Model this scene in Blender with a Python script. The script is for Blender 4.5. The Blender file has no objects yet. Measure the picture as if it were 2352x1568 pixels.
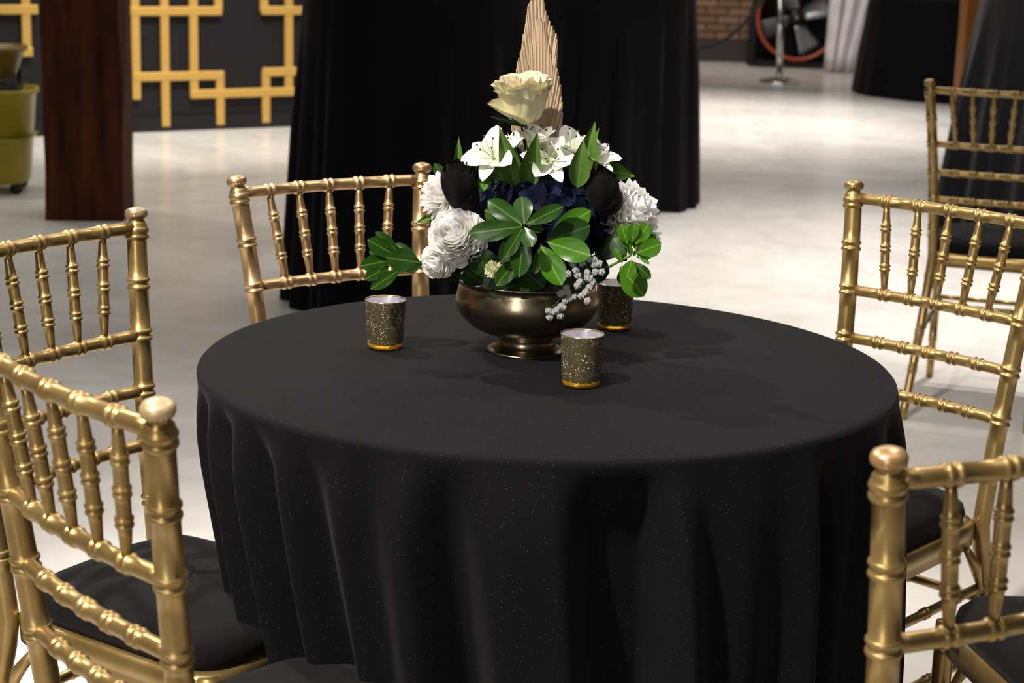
import bpy, math, random
from mathutils import Vector, Matrix
R = math.radians
C = bpy.context.scene.collection
# ---------------------------------------------------------------- camera
CAM_O = Vector((-0.03348, -2.38557, 1.33882))
RX = Vector((0.9995453, 0.01186098, 0.02772202)); UP = Vector((-0.02967867, 0.22459612, 0.97399988)); FW = Vector((-0.00532633, 0.97437975, -0.22484602))
FPX = 4285.45
cam_d = bpy.data.cameras.new('camera'); cam = bpy.data.objects.new('camera', cam_d); C.objects.link(cam)
cam.matrix_world = Matrix(((RX.x, UP.x, -FW.x, CAM_O.x), (RX.y, UP.y, -FW.y, CAM_O.y), (RX.z, UP.z, -FW.z, CAM_O.z), (0, 0, 0, 1)))
cam_d.sensor_width = 36.0; cam_d.lens = FPX*36.0/2352; cam_d.clip_start = .05; cam_d.clip_end = 100
cam_d.dof.use_dof = True; cam_d.dof.focus_distance = 2.42; cam_d.dof.aperture_fstop = 9.0
bpy.context.scene.camera = cam
# ---------------------------------------------------------------- world, lights, exposure
sc = bpy.context.scene
w = bpy.data.worlds.new('world'); sc.world = w; w.use_nodes = True
w.node_tree.nodes['Background'].inputs[0].default_value = (.9, .95, 1, 1); w.node_tree.nodes['Background'].inputs[1].default_value = .05
sc.view_settings.view_transform = 'Standard'; sc.view_settings.look = 'None'; sc.view_settings.gamma = 1; sc.view_settings.use_curve_mapping = False
sc.view_settings.exposure = 0.75
def spot(name, pos, target, power, cone=60, blend=.8, size=.06, col=(1, .93, .84)):
    l = bpy.data.lights.new(name, 'SPOT'); l.energy = power; l.spot_size = R(cone); l.spot_blend = blend; l.shadow_soft_size = size; l.color = col
    o = bpy.data.objects.new(name, l); C.objects.link(o); o.location = pos
    o.rotation_euler = (Vector(target)-Vector(pos)).to_track_quat('-Z', 'Y').to_euler()
def area(name, pos, target, power, sx, sy, col=(1, .96, .9)):
    l = bpy.data.lights.new(name, 'AREA'); l.shape = 'RECTANGLE'; l.size = sx; l.size_y = sy; l.energy = power; l.color = col
    o = bpy.data.objects.new(name, l); C.objects.link(o); o.location = pos
    o.rotation_euler = (Vector(target)-Vector(pos)).to_track_quat('-Z', 'Y').to_euler()
spot('key_spot', (-1.75, -2.1, 4.0), (0, 0, .8), 680, 44, .6, .07)
spot('left_back_spot', (-2.2, 2.1, 4.1), (-.1, 0, .75), 300, 50, .6, .05)
spot('right_back_spot', (1.3, 1.9, 4.2), (.1, 0, .75), 110, 60, .8, .08)
spot('floor_spot_near_right', (1.9, 4.2, 4.3), (1.5, 4.6, 0), 760, 62, 1, .1, (1, .95, .88))
spot('floor_spot_far', (1.4, 10.4, 4.3), (1.4, 10.2, 0), 900, 66, 1, .1, (1, .95, .88))
spot('panel_spot', (-1.2, 6.9, 4.2), (-2.0, 8.4, .1), 620, 44, 1, .1, (1, .94, .84))
spot('left_floor_spot', (-1.7, 1.7, 4.3), (-1.2, 1.0, 0), 220, 60, 1, .1, (1, .95, .9))
spot('wall_spot', (1.0, 13.0, 4.2), (1.9, 15.2, .6), 260, 70, 1, .1, (1, .9, .78))
spot('left_far_spot', (-3.2, 6.5, 4.3), (-2.5, 6.4, .3), 90, 70, 1, .1, (1, .95, .8))
area('ceiling_panel_near', (.3, -1.0, 4.4), (.3, -1.0, 0), 35, 4, 2.5)
area('added_front_light', (-1.75, -5.4, 2.0), (0, 0, .9), 46, .45, 2.5, (1, .97, .93))  # unseen tall area light, added for the bowl's highlight and frontal fill
area('ceiling_panel_far', (0, 7.5, 4.4), (0, 7.5, 0), 160, 6, 8)

# ---------------------------------------------------------------- helpers
def at(px, py, Y):
    d = FW*FPX + RX*(px-1176) - UP*(py-784)
    return CAM_O + d*((Y-CAM_O.y)/d.y)
def on_z(px, py, z=0.0):
    d = FW*FPX + RX*(px-1176) - UP*(py-784)
    return CAM_O + d*((z-CAM_O.z)/d.z)
def tag(o, label=None, cat=None, group=None, kind=None):
    if label: o['label'] = label
    if cat: o['category'] = cat
    if group: o['group'] = group
    if kind: o['kind'] = kind
    return o
def empty(name, loc=(0, 0, 0), rz=0.0, label=None, cat=None, group=None):
    o = bpy.data.objects.new(name, None); C.objects.link(o); o.location = loc; o.rotation_euler = (0, 0, rz); o.empty_display_size = .05
    return tag(o, label, cat, group)
class MB:
    def __init__(s): s.v = []; s.f = []; s.mi = []
    def add(s, vs, fs, m=0):
        b = len(s.v); s.v += [tuple(v) for v in vs]; s.f += [tuple(i+b for i in f) for f in fs]; s.mi += [m]*len(fs)
    def box(s, lo, hi, M=None, m=0):
        x0, y0, z0 = lo; x1, y1, z1 = hi
        vs = [Vector(p) for p in ((x0, y0, z0), (x1, y0, z0), (x1, y1, z0), (x0, y1, z0), (x0, y0, z1), (x1, y0, z1), (x1, y1, z1), (x0, y1, z1))]
        if M: vs = [M @ v for v in vs]
        s.add(vs, [(0, 3, 2, 1), (4, 5, 6, 7), (0, 1, 5, 4), (1, 2, 6, 5), (2, 3, 7, 6), (3, 0, 4, 7)], m)
    def tube(s, pts, rad, seg=12, caps=True, m=0):
        pts = [Vector(p) for p in pts]; n = len(pts)
        if not isinstance(rad, (list, tuple)): rad = [rad]*n
        t0 = (pts[1]-pts[0]).normalized(); a = Vector((0, 1, 0)) if abs(t0.y) < .8 else Vector((1, 0, 0))
        nx = t0.cross(a).normalized(); vs = []; fs = []
        for i in range(n):
            t = (pts[min(i+1, n-1)]-pts[max(i-1, 0)]).normalized()
            nx = (nx - t*nx.dot(t)).normalized(); ny = t.cross(nx)
            for k in range(seg):
                an = 2*math.pi*k/seg
                vs.append(pts[i]+(nx*math.cos(an)+ny*math.sin(an))*rad[i])
        for i in range(n-1):
            for k in range(seg):
                k2 = (k+1) % seg; fs.append((i*seg+k, i*seg+k2, (i+1)*seg+k2, (i+1)*seg+k))
        if caps: fs.append(tuple(range(seg-1, -1, -1))); fs.append(tuple((n-1)*seg+k for k in range(seg)))
        s.add(vs, fs, m)
    def lathe(s, prof, seg=32, c=(0, 0, 0), m=0, M=None):
        vs = []; fs = []; n = len(prof)
        for r, z in prof:
            for k in range(seg):
                an = 2*math.pi*k/seg; v = Vector((c[0]+max(r, 1e-5)*math.cos(an), c[1]+max(r, 1e-5)*math.sin(an), c[2]+z))
                vs.append(M @ v if M else v)
        for i in range(n-1):
            for k in range(seg):
                k2 = (k+1) % seg; fs.append((i*seg+k, i*seg+k2, (i+1)*seg+k2, (i+1)*seg+k))
        s.add(vs, fs, m)
    def sphere(s, c, r, seg=10, rings=6, m=0):
        s.lathe([(r*math.sin(math.pi*i/rings), -r*math.cos(math.pi*i/rings)) for i in range(rings+1)], seg, c, m)
    def mesh(s, name, mats, smooth=True):
        me = bpy.data.meshes.new(name); me.from_pydata(s.v, [], s.f)
        for mm in (mats if isinstance(mats, (list, tuple)) else [mats]): me.materials.append(mm)
        me.polygons.foreach_set('material_index', s.mi)
        if smooth: me.polygons.foreach_set('use_smooth', [True]*len(s.f))
        me.update(); return me
    def build(s, name, mats, parent=None, smooth=True):
        return link(name, s.mesh(name, mats, smooth), parent)
def link(name, me, parent=None, M=None):
    o = bpy.data.objects.new(name, me); C.objects.link(o)
    if parent: o.parent = parent
    if M is not None: o.matrix_local = M
    return o
def bevel(o, wd=.004, seg=2):
    b = o.modifiers.new('bevel', 'BEVEL'); b.width = wd; b.segments = seg; b.limit_method = 'ANGLE'; return o
# ---------------------------------------------------------------- materials
def mat(name, col, rough=.5, metal=0.0, spec=.5, **k):
    m = bpy.data.materials.new(name); m.use_nodes = True; nt = m.node_tree; b = nt.nodes['Principled BSDF']
    b.inputs['Base Color'].default_value = (*col, 1); b.inputs['Roughness'].default_value = rough; b.inputs['Metallic'].default_value = metal
    b.inputs['Specular IOR Level'].default_value = spec
    for kk, v in k.items(): b.inputs[kk.replace('_', ' ')].default_value = v
    return m
def noise_mix(m, c1, c2, scale=10, detail=3, lo=.35, hi=.65, coord='Object', stretch=(1, 1, 1), bump=0, bscale=None, rough=None):
    nt = m.node_tree; N = nt.nodes; L = nt.links; b = N['Principled BSDF']
    tc = N.new('ShaderNodeTexCoord'); mp = N.new('ShaderNodeMapping'); mp.inputs['Scale'].default_value = stretch
    L.new(tc.outputs[coord], mp.inputs[0])
    n = N.new('ShaderNodeTexNoise'); n.inputs['Scale'].default_value = scale; n.inputs['Detail'].default_value = detail; L.new(mp.outputs[0], n.inputs['Vector'])
    r = N.new('ShaderNodeValToRGB'); r.color_ramp.elements[0].position = lo; r.color_ramp.elements[1].position = hi
    r.color_ramp.elements[0].color = (*c1, 1); r.color_ramp.elements[1].color = (*c2, 1)
    L.new(n.outputs['Fac'], r.inputs[0]); L.new(r.outputs[0], b.inputs['Base Color'])
    if bump:
        n2 = N.new('ShaderNodeTexNoise'); n2.inputs['Scale'].default_value = bscale or scale*4; n2.inputs['Detail'].default_value = 4; L.new(mp.outputs[0], n2.inputs['Vector'])
        bp = N.new('ShaderNodeBump'); bp.inputs['Strength'].default_value = bump; bp.inputs['Distance'].default_value = .002
        L.new(n2.outputs['Fac'], bp.inputs['Height']); L.new(bp.outputs[0], b.inputs['Normal'])
    if rough:
        mr = N.new('ShaderNodeMapRange'); mr.inputs[3].default_value = rough[0]; mr.inputs[4].default_value = rough[1]
        L.new(n.outputs['Fac'], mr.inputs[0]); L.new(mr.outputs[0], b.inputs['Roughness'])
    return m
GOLD = noise_mix(mat('gold_paint', (.5, .36, .15), .36, .75), (.29, .19, .065), (.40, .275, .105), 18, 5, .3, .7, bump=.12, bscale=60, rough=(.26, .46))
GOLD2 = noise_mix(mat('gold_paint_copper', (.5, .36, .15), .36, .8), (.37, .23, .10), (.52, .35, .18), 18, 5, .3, .7, bump=.12, bscale=60, rough=(.26, .46))
CUSH = noise_mix(mat('black_cushion', (.01, .01, .011), .9, 0, .12, Sheen_Weight=.04, Sheen_Roughness=.5), (.0032, .0032, .0038), (.005, .0048, .0055), 30, 2, bump=.3, bscale=900)
def cloth_mat(name, c1, c2, sheen=.25, sparkle=True):
    m = mat(name, c1, .85, 0, .07, Sheen_Weight=sheen, Sheen_Roughness=.4)
    noise_mix(m, c1, c2, 4, 3, .3, .7, bump=.25, bscale=700)
    if sparkle:   # glints of the sparkling fabric, painted into the colour as pale specks
        nt = m.node_tree; N = nt.nodes; L = nt.links; b = N['Principled BSDF']
        tc = N.new('ShaderNodeTexCoord'); v = N.new('ShaderNodeTexVoronoi'); v.inputs['Scale'].default_value = 420; L.new(tc.outputs['Object'], v.inputs['Vector'])
        lt = N.new('ShaderNodeMath'); lt.operation = 'LESS_THAN'; lt.inputs[1].default_value = .13; L.new(v.outputs['Distance'], lt.inputs[0])
        sp = N.new('ShaderNodeSeparateColor'); L.new(v.outputs['Color'], sp.inputs[0])
        g = N.new('ShaderNodeMath'); g.operation = 'GREATER_THAN'; g.inputs[1].default_value = .86; L.new(sp.outputs[0], g.inputs[0])
        mu = N.new('ShaderNodeMath'); mu.operation = 'MULTIPLY'; L.new(lt.outputs[0], mu.inputs[0]); L.new(g.outputs[0], mu.inputs[1])
        mx = N.new('ShaderNodeMix'); mx.data_type = 'RGBA'; mx.inputs['B'].default_value = (.16, .16, .15, 1)
        src = b.inputs['Base Color'].links[0].from_socket
        L.new(mu.outputs[0], mx.inputs['Factor']); L.new(src, mx.inputs['A']); L.new(mx.outputs['Result'], b.inputs['Base Color'])
    return m
CLOTH = cloth_mat('black_table_linen', (.0040, .0039, .0050), (.0054, .0052, .0066), .03)
CLOTH2 = cloth_mat('black_cocktail_linen', (.0030, .0030, .0035), (.005, .0048, .0055), .05, False)
BOWLM = noise_mix(mat('antique_bronze', (.4, .31, .2), .3, 1), (.33, .27, .18), (.42, .35, .245), 9, 4, .3, .7, bump=.05, bscale=260, rough=(.22, .34))
WOOD = noise_mix(mat('dark_timber', (.06, .025, .012), .7, 0, .12), (.012, .003, .001), (.085, .022, .005), 6, 5, .3, .72, stretch=(3, 3, .35), bump=.8, bscale=25)
ORW = noise_mix(mat('orange_timber', (.35, .13, .02), .6, 0, .2), (.095, .032, .002), (.15, .052, .004), 6, 4, .3, .7, stretch=(4, 4, .3), bump=.4)
BLK = mat('black_satin_panel', (.012, .0115, .014), .5, 0, .25)
LAT = mat('gold_lattice_paint', (.62, .37, .09), .45, .25)
CHROME = mat('chrome', (.72, .7, .68), .12, 1)
DARKM = mat('dark_metal', (.02, .02, .022), .4, .5)
YEL = noise_mix(mat('yellow_plastic', (.42, .33, .02), .4), (.26, .21, .003), (.33, .27, .008), 5)
YELD = noise_mix(mat('amber_plastic', (.36, .2, .02), .45), (.15, .085, .006), (.2, .12, .01), 6)
HANDLE = mat('wood_handle', (.22, .12, .05), .6)
ORANGE = mat('orange_ring_paint', (.36, .06, .015), .45)
BLADE = mat('grey_blade', (.30, .31, .33), .4, .4)
WHITEC = noise_mix(mat('white_cloth', (.7, .66, .69), .8), (.66, .62, .65), (.78, .74, .77), 5)
VELVET = mat('black_rope', (.008, .007, .008), .8, Sheen_Weight=.3)
BRICK = noise_mix(mat('brick', (.26, .14, .08), .85), (.10, .05, .03), (.26, .15, .09), 7, 5, .3, .7, coord='Generated', bump=1, bscale=20)
BRICKB = noise_mix(mat('brick_pale', (.26, .14, .08), .85), (.15, .08, .045), (.30, .2, .13), 5, 5, .3, .7, coord='Generated', bump=1, bscale=20)
MORTAR = noise_mix(mat('mortar', (.2, .15, .11), .95), (.10, .07, .05), (.15, .11, .08), 12)
BASEB = mat('dark_baseboard', (.035, .028, .03), .6)
CEIL = mat('ceiling_paint', (.05, .05, .05), .9)
WALLP = noise_mix(mat('wall_paint', (.16, .13, .1), .9), (.13, .10, .08), (.2, .16, .13), 1.5)
# polished pale floor with drifting grey and cream clouds
FLOOR = mat('polished_floor', (.6, .57, .53), .22, 0, .5)
def floor_nodes():
    nt = FLOOR.node_tree; N = nt.nodes; L = nt.links; b = N['Principled BSDF']
    tc = N.new('ShaderNodeTexCoord')
    n1 = N.new('ShaderNodeTexNoise'); n1.inputs['Scale'].default_value = .9; n1.inputs['Detail'].default_value = 6; n1.inputs['Roughness'].default_value = .62; n1.inputs['Distortion'].default_value = .8
    n2 = N.new('ShaderNodeTexNoise'); n2.inputs['Scale'].default_value = 5; n2.inputs['Detail'].default_value = 7; n2.inputs['Distortion'].default_value = 1.5
    L.new(tc.outputs['Object'], n1.inputs['Vector']); L.new(tc.outputs['Object'], n2.inputs['Vector'])
    r1 = N.new('ShaderNodeValToRGB'); r1.color_ramp.elements[0].position = .36; r1.color_ramp.elements[1].position = .6
    r1.color_ramp.elements[0].color = (.56, .53, .50, 1); r1.color_ramp.elements[1].color = (.70, .675, .64, 1)
    r2 = N.new('ShaderNodeValToRGB'); r2.color_ramp.elements[0].position = .3; r2.color_ramp.elements[1].position = .52
    r2.color_ramp.elements[0].color = (.94, .93, .925, 1); r2.color_ramp.elements[1].color = (1, 1, 1, 1)
    L.new(n1.outputs['Fac'], r1.inputs[0]); L.new(n2.outputs['Fac'], r2.inputs[0])
    mx = N.new('ShaderNodeMix'); mx.data_type = 'RGBA'; mx.blend_type = 'MULTIPLY'; mx.inputs['Factor'].default_value = 1
    L.new(r1.outputs[0], mx.inputs['A']); L.new(r2.outputs[0], mx.inputs['B']); L.new(mx.outputs['Result'], b.inputs['Base Color'])
    mr = N.new('ShaderNodeMapRange'); mr.inputs[3].default_value = .16; mr.inputs[4].default_value = .34; L.new(n2.outputs['Fac'], mr.inputs[0]); L.new(mr.outputs[0], b.inputs['Roughness'])
floor_nodes()
def leaf_mat(name, c1, c2, vein, rough=.3, veinw=.02, coat=.05):
    m = mat(name, c1, rough, 0, .15, Coat_Weight=coat, Coat_Roughness=.15); nt = m.node_tree; N = nt.nodes; L = nt.links; b = N['Principled BSDF']
    noise_mix(m, c1, c2, 2.2, 3, .3, .7)
    src = b.inputs['Base Color'].links[0].from_socket
    tc = N.new('ShaderNodeTexCoord'); sx = N.new('ShaderNodeSeparateXYZ'); L.new(tc.outputs['Object'], sx.inputs[0])
    ab = N.new('ShaderNodeMath'); ab.operation = 'ABSOLUTE'; L.new(sx.outputs['X'], ab.inputs[0])
    mr = N.new('ShaderNodeMapRange'); mr.inputs[1].default_value = veinw*.4; mr.inputs[2].default_value = veinw; mr.inputs[3].default_value = 1; mr.inputs[4].default_value = 0
    L.new(ab.outputs[0], mr.inputs[0])
    mx = N.new('ShaderNodeMix'); mx.data_type = 'RGBA'; mx.inputs['B'].default_value = (*vein, 1)
    L.new(mr.outputs[0], mx.inputs['Factor']); L.new(src, mx.inputs['A']); L.new(mx.outputs['Result'], b.inputs['Base Color'])
    return m
LEAF = leaf_mat('glossy_leaf', (.012, .042, .004), (.020, .062, .007), (.09, .15, .03), .26)
LEAFB = leaf_mat('bright_leaf', (.030, .105, .005), (.055, .155, .008), (.14, .24, .04), .28)
LANCE = leaf_mat('pale_lance_leaf', (.055, .125, .02), (.085, .17, .03), (.11, .20, .045), .45, .02, .05)
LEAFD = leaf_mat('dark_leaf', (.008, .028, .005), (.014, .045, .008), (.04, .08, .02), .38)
STEM = mat('green_stem', (.09, .18, .03), .5)
def petal_mat(name, c1, c2, streak=None, rough=.6, tl=.22, spec=.25):
    m = mat(name, c1, rough, 0, spec, Sheen_Weight=.02); nt = m.node_tree; N = nt.nodes; L = nt.links; b = N['Principled BSDF']
    tc = N.new('ShaderNodeTexCoord'); sx = N.new('ShaderNodeSeparateXYZ'); L.new(tc.outputs['Object'], sx.inputs[0])
    mr = N.new('ShaderNodeMapRange'); mr.inputs[1].default_value = 0; mr.inputs[2].default_value = .8; L.new(sx.outputs['Y'], mr.inputs[0])
    mx = N.new('ShaderNodeMix'); mx.data_type = 'RGBA'; mx.inputs['A'].default_value = (*c1, 1); mx.inputs['B'].default_value = (*c2, 1)
    L.new(mr.outputs[0], mx.inputs['Factor']); out = mx.outputs['Result']
    if streak:
        mp = N.new('ShaderNodeMapping'); mp.inputs['Scale'].default_value = (22, 3.0, 1); L.new(tc.outputs['Object'], mp.inputs[0])
        v = N.new('ShaderNodeTexNoise'); v.inputs['Scale'].default_value = 1.2; L.new(mp.outputs[0], v.inputs['Vector'])
        m2 = N.new('ShaderNodeMapRange'); m2.inputs[1].default_value = .66; m2.inputs[2].default_value = .70; L.new(v.outputs['Fac'], m2.inputs[0])
        mx2 = N.new('ShaderNodeMix'); mx2.data_type = 'RGBA'; mx2.inputs['B'].default_value = (*streak, 1)
        L.new(m2.outputs[0], mx2.inputs['Factor']); L.new(out, mx2.inputs['A']); out = mx2.outputs['Result']
    L.new(out, b.inputs['Base Color'])
    # thin petals let some light through
    tr = N.new('ShaderNodeBsdfTranslucent'); L.new(out, tr.inputs[0]); ms = N.new('ShaderNodeMixShader'); ms.inputs[0].default_value = tl
    L.new(b.outputs[0], ms.inputs[1]); L.new(tr.outputs[0], ms.inputs[2]); L.new(ms.outputs[0], N['Material Output'].inputs[0])
    return m
MUM = petal_mat('white_petal', (.84, .82, .68), (.92, .91, .90), tl=.42)
ROSEM = petal_mat('cream_rose_petal', (.62, .60, .32), (.80, .74, .55))
ROSEI = petal_mat('ivory_inner_petal', (.80, .70, .50), (.84, .78, .66))
ALST = petal_mat('alstroemeria_petal', (.72, .74, .58), (.80, .78, .75), (.28, .10, .10))
ALST2 = petal_mat('alstroemeria_plain_petal', (.62, .68, .45), (.80, .78, .75))
CREAM = petal_mat('cream_button_petal', (.62, .64, .25), (.80, .80, .55))
NAVY = petal_mat('navy_petal', (.005, .007, .022), (.010, .015, .048), None, .6, spec=.08)
NAVYB = petal_mat('navy_petal_blue', (.008, .012, .034), (.016, .027, .078), None, .6, spec=.08)
BLKP = mat('black_silk_petal', (.0045, .0035, .004), .7, 0, .12, Sheen_Weight=.03)
PALM = noise_mix(mat('dried_palm', (.55, .38, .22), .8), (.40, .29, .185), (.50, .38, .26), 30, 3, .3, .7, stretch=(4, 4, .4))
GYP = noise_mix(mat('baby_breath_white', (.72, .72, .70), .8), (.72, .72, .70), (.92, .92, .90), 300, 2, .3, .6, bump=1, bscale=500)
FOAM = mat('dark_moss', (.012, .02, .008), .95)

# ---------------------------------------------------------------- the setting
def slab(name, lo, hi, m):
    b = MB(); b.box(lo, hi); o = b.build(name, m, None, False); o['kind'] = 'structure'; return o
slab('floor', (-7, -6, -.1), (8, 15.6, 0), FLOOR)
slab('ceiling', (-7, -6, 4.6), (8, 15.6, 4.7), CEIL)
wb = slab('wall_back', (-7, 15.47, 0), (8, 15.6, 4.6), MORTAR)
slab('wall_left', (-7.1, -6, 0), (-7, 15.6, 4.6), WALLP)
slab('wall_right', (8, -6, 0), (8.1, 15.6, 4.6), WALLP)
slab('wall_front', (-7, -6.1, 0), (8, -6, 4.6), WALLP)
slab('baseboard_back', (-7, 15.42, 0), (8, 15.47, .20), BASEB)
rnd = random.Random(4)
bm_ = []
for m in (BRICK, BRICKB):
    b = MB(); b.box((-.1, -.025, -.0325), (.1, .0, .0325)); bm_.append(b.mesh('brick', m, False))
for row in range(13):
    for k in range(19):
        o = link('brick', rnd.choice(bm_), wb); o.location = (-.3+k*.212+(row % 2)*.106, 15.47-rnd.random()*.006, .24+row*.075)
        bevel(o, .006, 1)

# lattice panel (screen wall with gold fretwork)
P0 = on_z(307, 304); P1 = on_z(675, 290)
pd = (P1-P0); pd.z = 0; pd.normalize(); pn = Vector((pd.y, -pd.x, 0))
pang = math.atan2(pd.y, pd.x)
lp = empty('lattice_screen', P0, pang, 'black panel screen with geometric gold fretwork standing on the pale floor behind the dark pillar', 'screen')
b = MB(); b.box((-2.6, 0, .0), (1.9, .06, 2.4)); b.build('panel', BLK, lp, False)
b = MB(); b.box((-2.6, -.02, 0), (1.9, 0, .09)); b.build('plinth', BLK, lp, False)
def on_panel(px, py):
    d = FW*FPX + RX*(px-1176) - UP*(py-784)
    t = (P0-CAM_O).dot(pn)/d.dot(pn); q = CAM_O+d*t - P0
    return q.dot(pd), q.z
LW = .026
def bar(a, bpx):
    (s0, z0), (s1, z1) = on_panel(*a), on_panel(*bpx)
    if a[1] <= 0 and z0 > z1: z0 = 1.5
    b = MB()
    if abs(s1-s0) < abs(z1-z0):
        s = (s0+s1)/2; b.box((s-LW, -.028, min(z0, z1)-LW*0), (s+LW, -.003, max(z0, z1)))
    else:
        z = (z0+z1)/2; b.box((min(s0, s1)-LW, -.031, z-LW), (max(s0, s1)+LW, -.003, z+LW))
    bevel(b.build('lattice_bar', LAT, lp, False), .004, 1)
for a, c in [((306, -1), (312, 228)), ((370, -1), (383, 290)), ((438, -1), (446, 222)), ((497, -1), (500, 26)), ((502, 168), (504, 286)),
             ((603, -1), (604, 26)), ((605, 162), (611, 281)), ((657, -1), (664, 216)),
             ((306, 25), (497, 25)), ((606, 25), (700, 22)), ((312, 175), (502, 173)), ((444, 215), (664, 210)), ((609, 165), (680, 163)),
             ((-30, 22), (74, 21)), ((53, -1), (62, 118)), ((-30, 120), (62, 118))]:
    bar(a, c)

# ---------------------------------------------------------------- timber pillars
def pillar(name, base, wdt, dep, rz, m, label, seed, h=4.59):
    r = random.Random(seed); b = MB(); n = 22; vs = []; fs = []; seg = 16
    for i in range(n+1):
        z = h*i/n
        for k in range(seg):
            t = k/seg*4; side = int(t); u = t-side
            x, y = [(u-.5, -.5), (.5, u-.5), (.5-u, .5), (-.5, .5-u)][side]
            cr = 1-.03*(1 if u == 0 else 0)*2
            j = (r.random()-.5)*.012
            vs.append(((x*wdt)*cr+j, (y*dep)*cr+j, z))
    for i in range(n):
        for k in range(seg):
            k2 = (k+1) % seg; fs.append((i*seg+k, i*seg+k2, (i+1)*seg+k2, (i+1)*seg+k))
    fs.append(tuple(range(seg-1, -1, -1))); fs.append(tuple(n*seg+k for k in range(seg)))
    b.add(vs, fs); o = b.build(name, m, None, False); o.location = base; o.rotation_euler = (0, 0, rz)
    return tag(o, label, 'pillar')
q0, q1 = on_z(92, 512), on_z(309, 516)
pillar('timber_pillar', ((q0.x+q1.x)/2-.04, 5.62, 0), .345, .34, R(4), WOOD, 'thick dark brown rough timber pillar standing on the floor beside the yellow mop bucket', 3)
q0 = on_z(2172, 338)
pillar('timber_pillar', (q0.x+.23, q0.y+.1, 0), .34, .3, R(-4), ORW, 'orange brown timber pillar showing as a narrow strip between two black clothed tables', 9)

# ---------------------------------------------------------------- mop bucket
mbk = empty('mop_bucket', (-2.55, 6.22, 0), R(8), 'yellow plastic mop bucket with wringer on casters beside the dark timber pillar', 'bucket')
def tub(lo, hi, z0, z1, name, m, parent, wall=.012):
    b = MB(); (a0, b0), (a1, b1) = lo, hi; vs = []; seg = 24
    def ring(a, bb, z):
        return [(a*math.copysign(abs(math.cos(t))**.5, math.cos(t)), bb*math.copysign(abs(math.sin(t))**.5, math.sin(t)), z) for t in [2*math.pi*k/seg for k in range(seg)]]
    rings = [ring(a0*.9, b0*.9, z0), ring(a0, b0, z0+.01), ring(a1, b1, z1), ring(a1+wall, b1+wall, z1), ring(a1+wall, b1+wall, z1+.02), ring(a1-wall, b1-wall, z1+.02), ring(a0-wall, b0-wall, z0+.03)]
    for r_ in rings: vs += r_
    fs = [tuple(range(seg-1, -1, -1))]+[tuple(6*seg+k for k in range(seg))]
    for i in range(6):
        for k in range(seg): fs.append((i*seg+k, i*seg+(k+1) % seg, (i+1)*seg+(k+1) % seg, (i+1)*seg+k))
    b.add(vs, fs); return b.build(name, m, parent)
tub((.20, .15), (.235, .18), .045, .46, 'body', YEL, mbk)
tub((.15, .11), (.19, .14), .53, .65, 'wringer', YELD, mbk)
b = MB()
for sx in (-1, 1):
    for sy in (-1, 1): b.box((sx*.15-.012, sy*.11-.012, .46), (sx*.15+.012, sy*.11+.012, .56))
b.box((-.17, -.13, .47), (.17, .13, .50)); b.build('wringer_frame', DARKM, mbk, False)
b = MB(); b.box((-.222, -.17, .25), (.222, .17, .262)); b.build('rib', YEL, mbk, False)
for sx in (-1, 1):
    for sy in (-1, 1):
        b = MB(); b.tube([(sx*.15, sy*.11-.012, .028), (sx*.15, sy*.11+.012, .028)], .028, 14); b.tube([(sx*.15, sy*.11, .03), (sx*.15, sy*.11, .08)], .008, 8)
        b.build('caster', DARKM, mbk)
mop = empty('mop', (-2.57, 6.22, .1), 0, 'mop with brown wooden handle leaning up out of the yellow bucket', 'mop')
b = MB(); b.tube([(0, 0, .45), (.10, .05, 1.4)], .014, 10); b.build('handle', HANDLE, mop)
b = MB(); b.tube([(-.012, 0, .36), (.012, .01, .56)], [.035, .022], 10); b.build('collar', YEL, mop)
b = MB()
for k in range(18):
    a = k*.7; b.tube([(-.01, 0, .37), (.04*math.cos(a), .04*math.sin(a), .25), (.07*math.cos(a), .06*math.sin(a), .03)], .008, 6)
o = b.build('mop_head', WHITEC, mop); o['kind'] = 'stuff'

# ---------------------------------------------------------------- draped cloths
def drape(name, m, c, r_top, r_bot, h, nf, amp, seed, label, cat='tablecloth', group=None, seg=288, rows=26, ph=0.0, z0=.004):
    r = random.Random(seed); ks = [(nf, r.random()*6, 1.0), (nf*1.62, r.random()*6, .5), (nf*.47, r.random()*6, .6), (nf*2.7, r.random()*6, .22)]
    vs = []; fs = []
    prof = [0, .5, .9, .98]
    for p in prof:
        for k in range(seg):
            a = 2*math.pi*k/seg; vs.append((p*r_top*math.cos(a), p*r_top*math.sin(a), h))
    for i in range(rows+1):
        t = (i/rows)**1.25; z = h-.004-(h-z0-.004)*t
        for k in range(seg):
            a = 2*math.pi*k/seg; s = 0
            for f, p_, w_ in ks: s += w_*math.sin(round(f)*a+p_+.35*t*math.sin(3*a+p_))
            s = math.copysign(abs(s)**.8, s)
            g = min(1, t*2.4)**1.1; rr = r_top+(r_bot-r_top)*t**.9+amp*g*s*(.35+.65*t)
            vs.append((rr*math.cos(a), rr*math.sin(a), z))
    n = len(prof)+rows+1
    for i in range(n-1):
        for k in range(seg): fs.append((i*seg+k, i*seg+(k+1) % seg, (i+1)*seg+(k+1) % seg, (i+1)*seg+k))
    fs.append(tuple(range(seg)))
    fs = [tuple(reversed(f)) for f in fs]
    b = MB(); b.add(vs, fs); o = b.build(name, m); o.location = c; return tag(o, label, cat, group)
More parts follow.
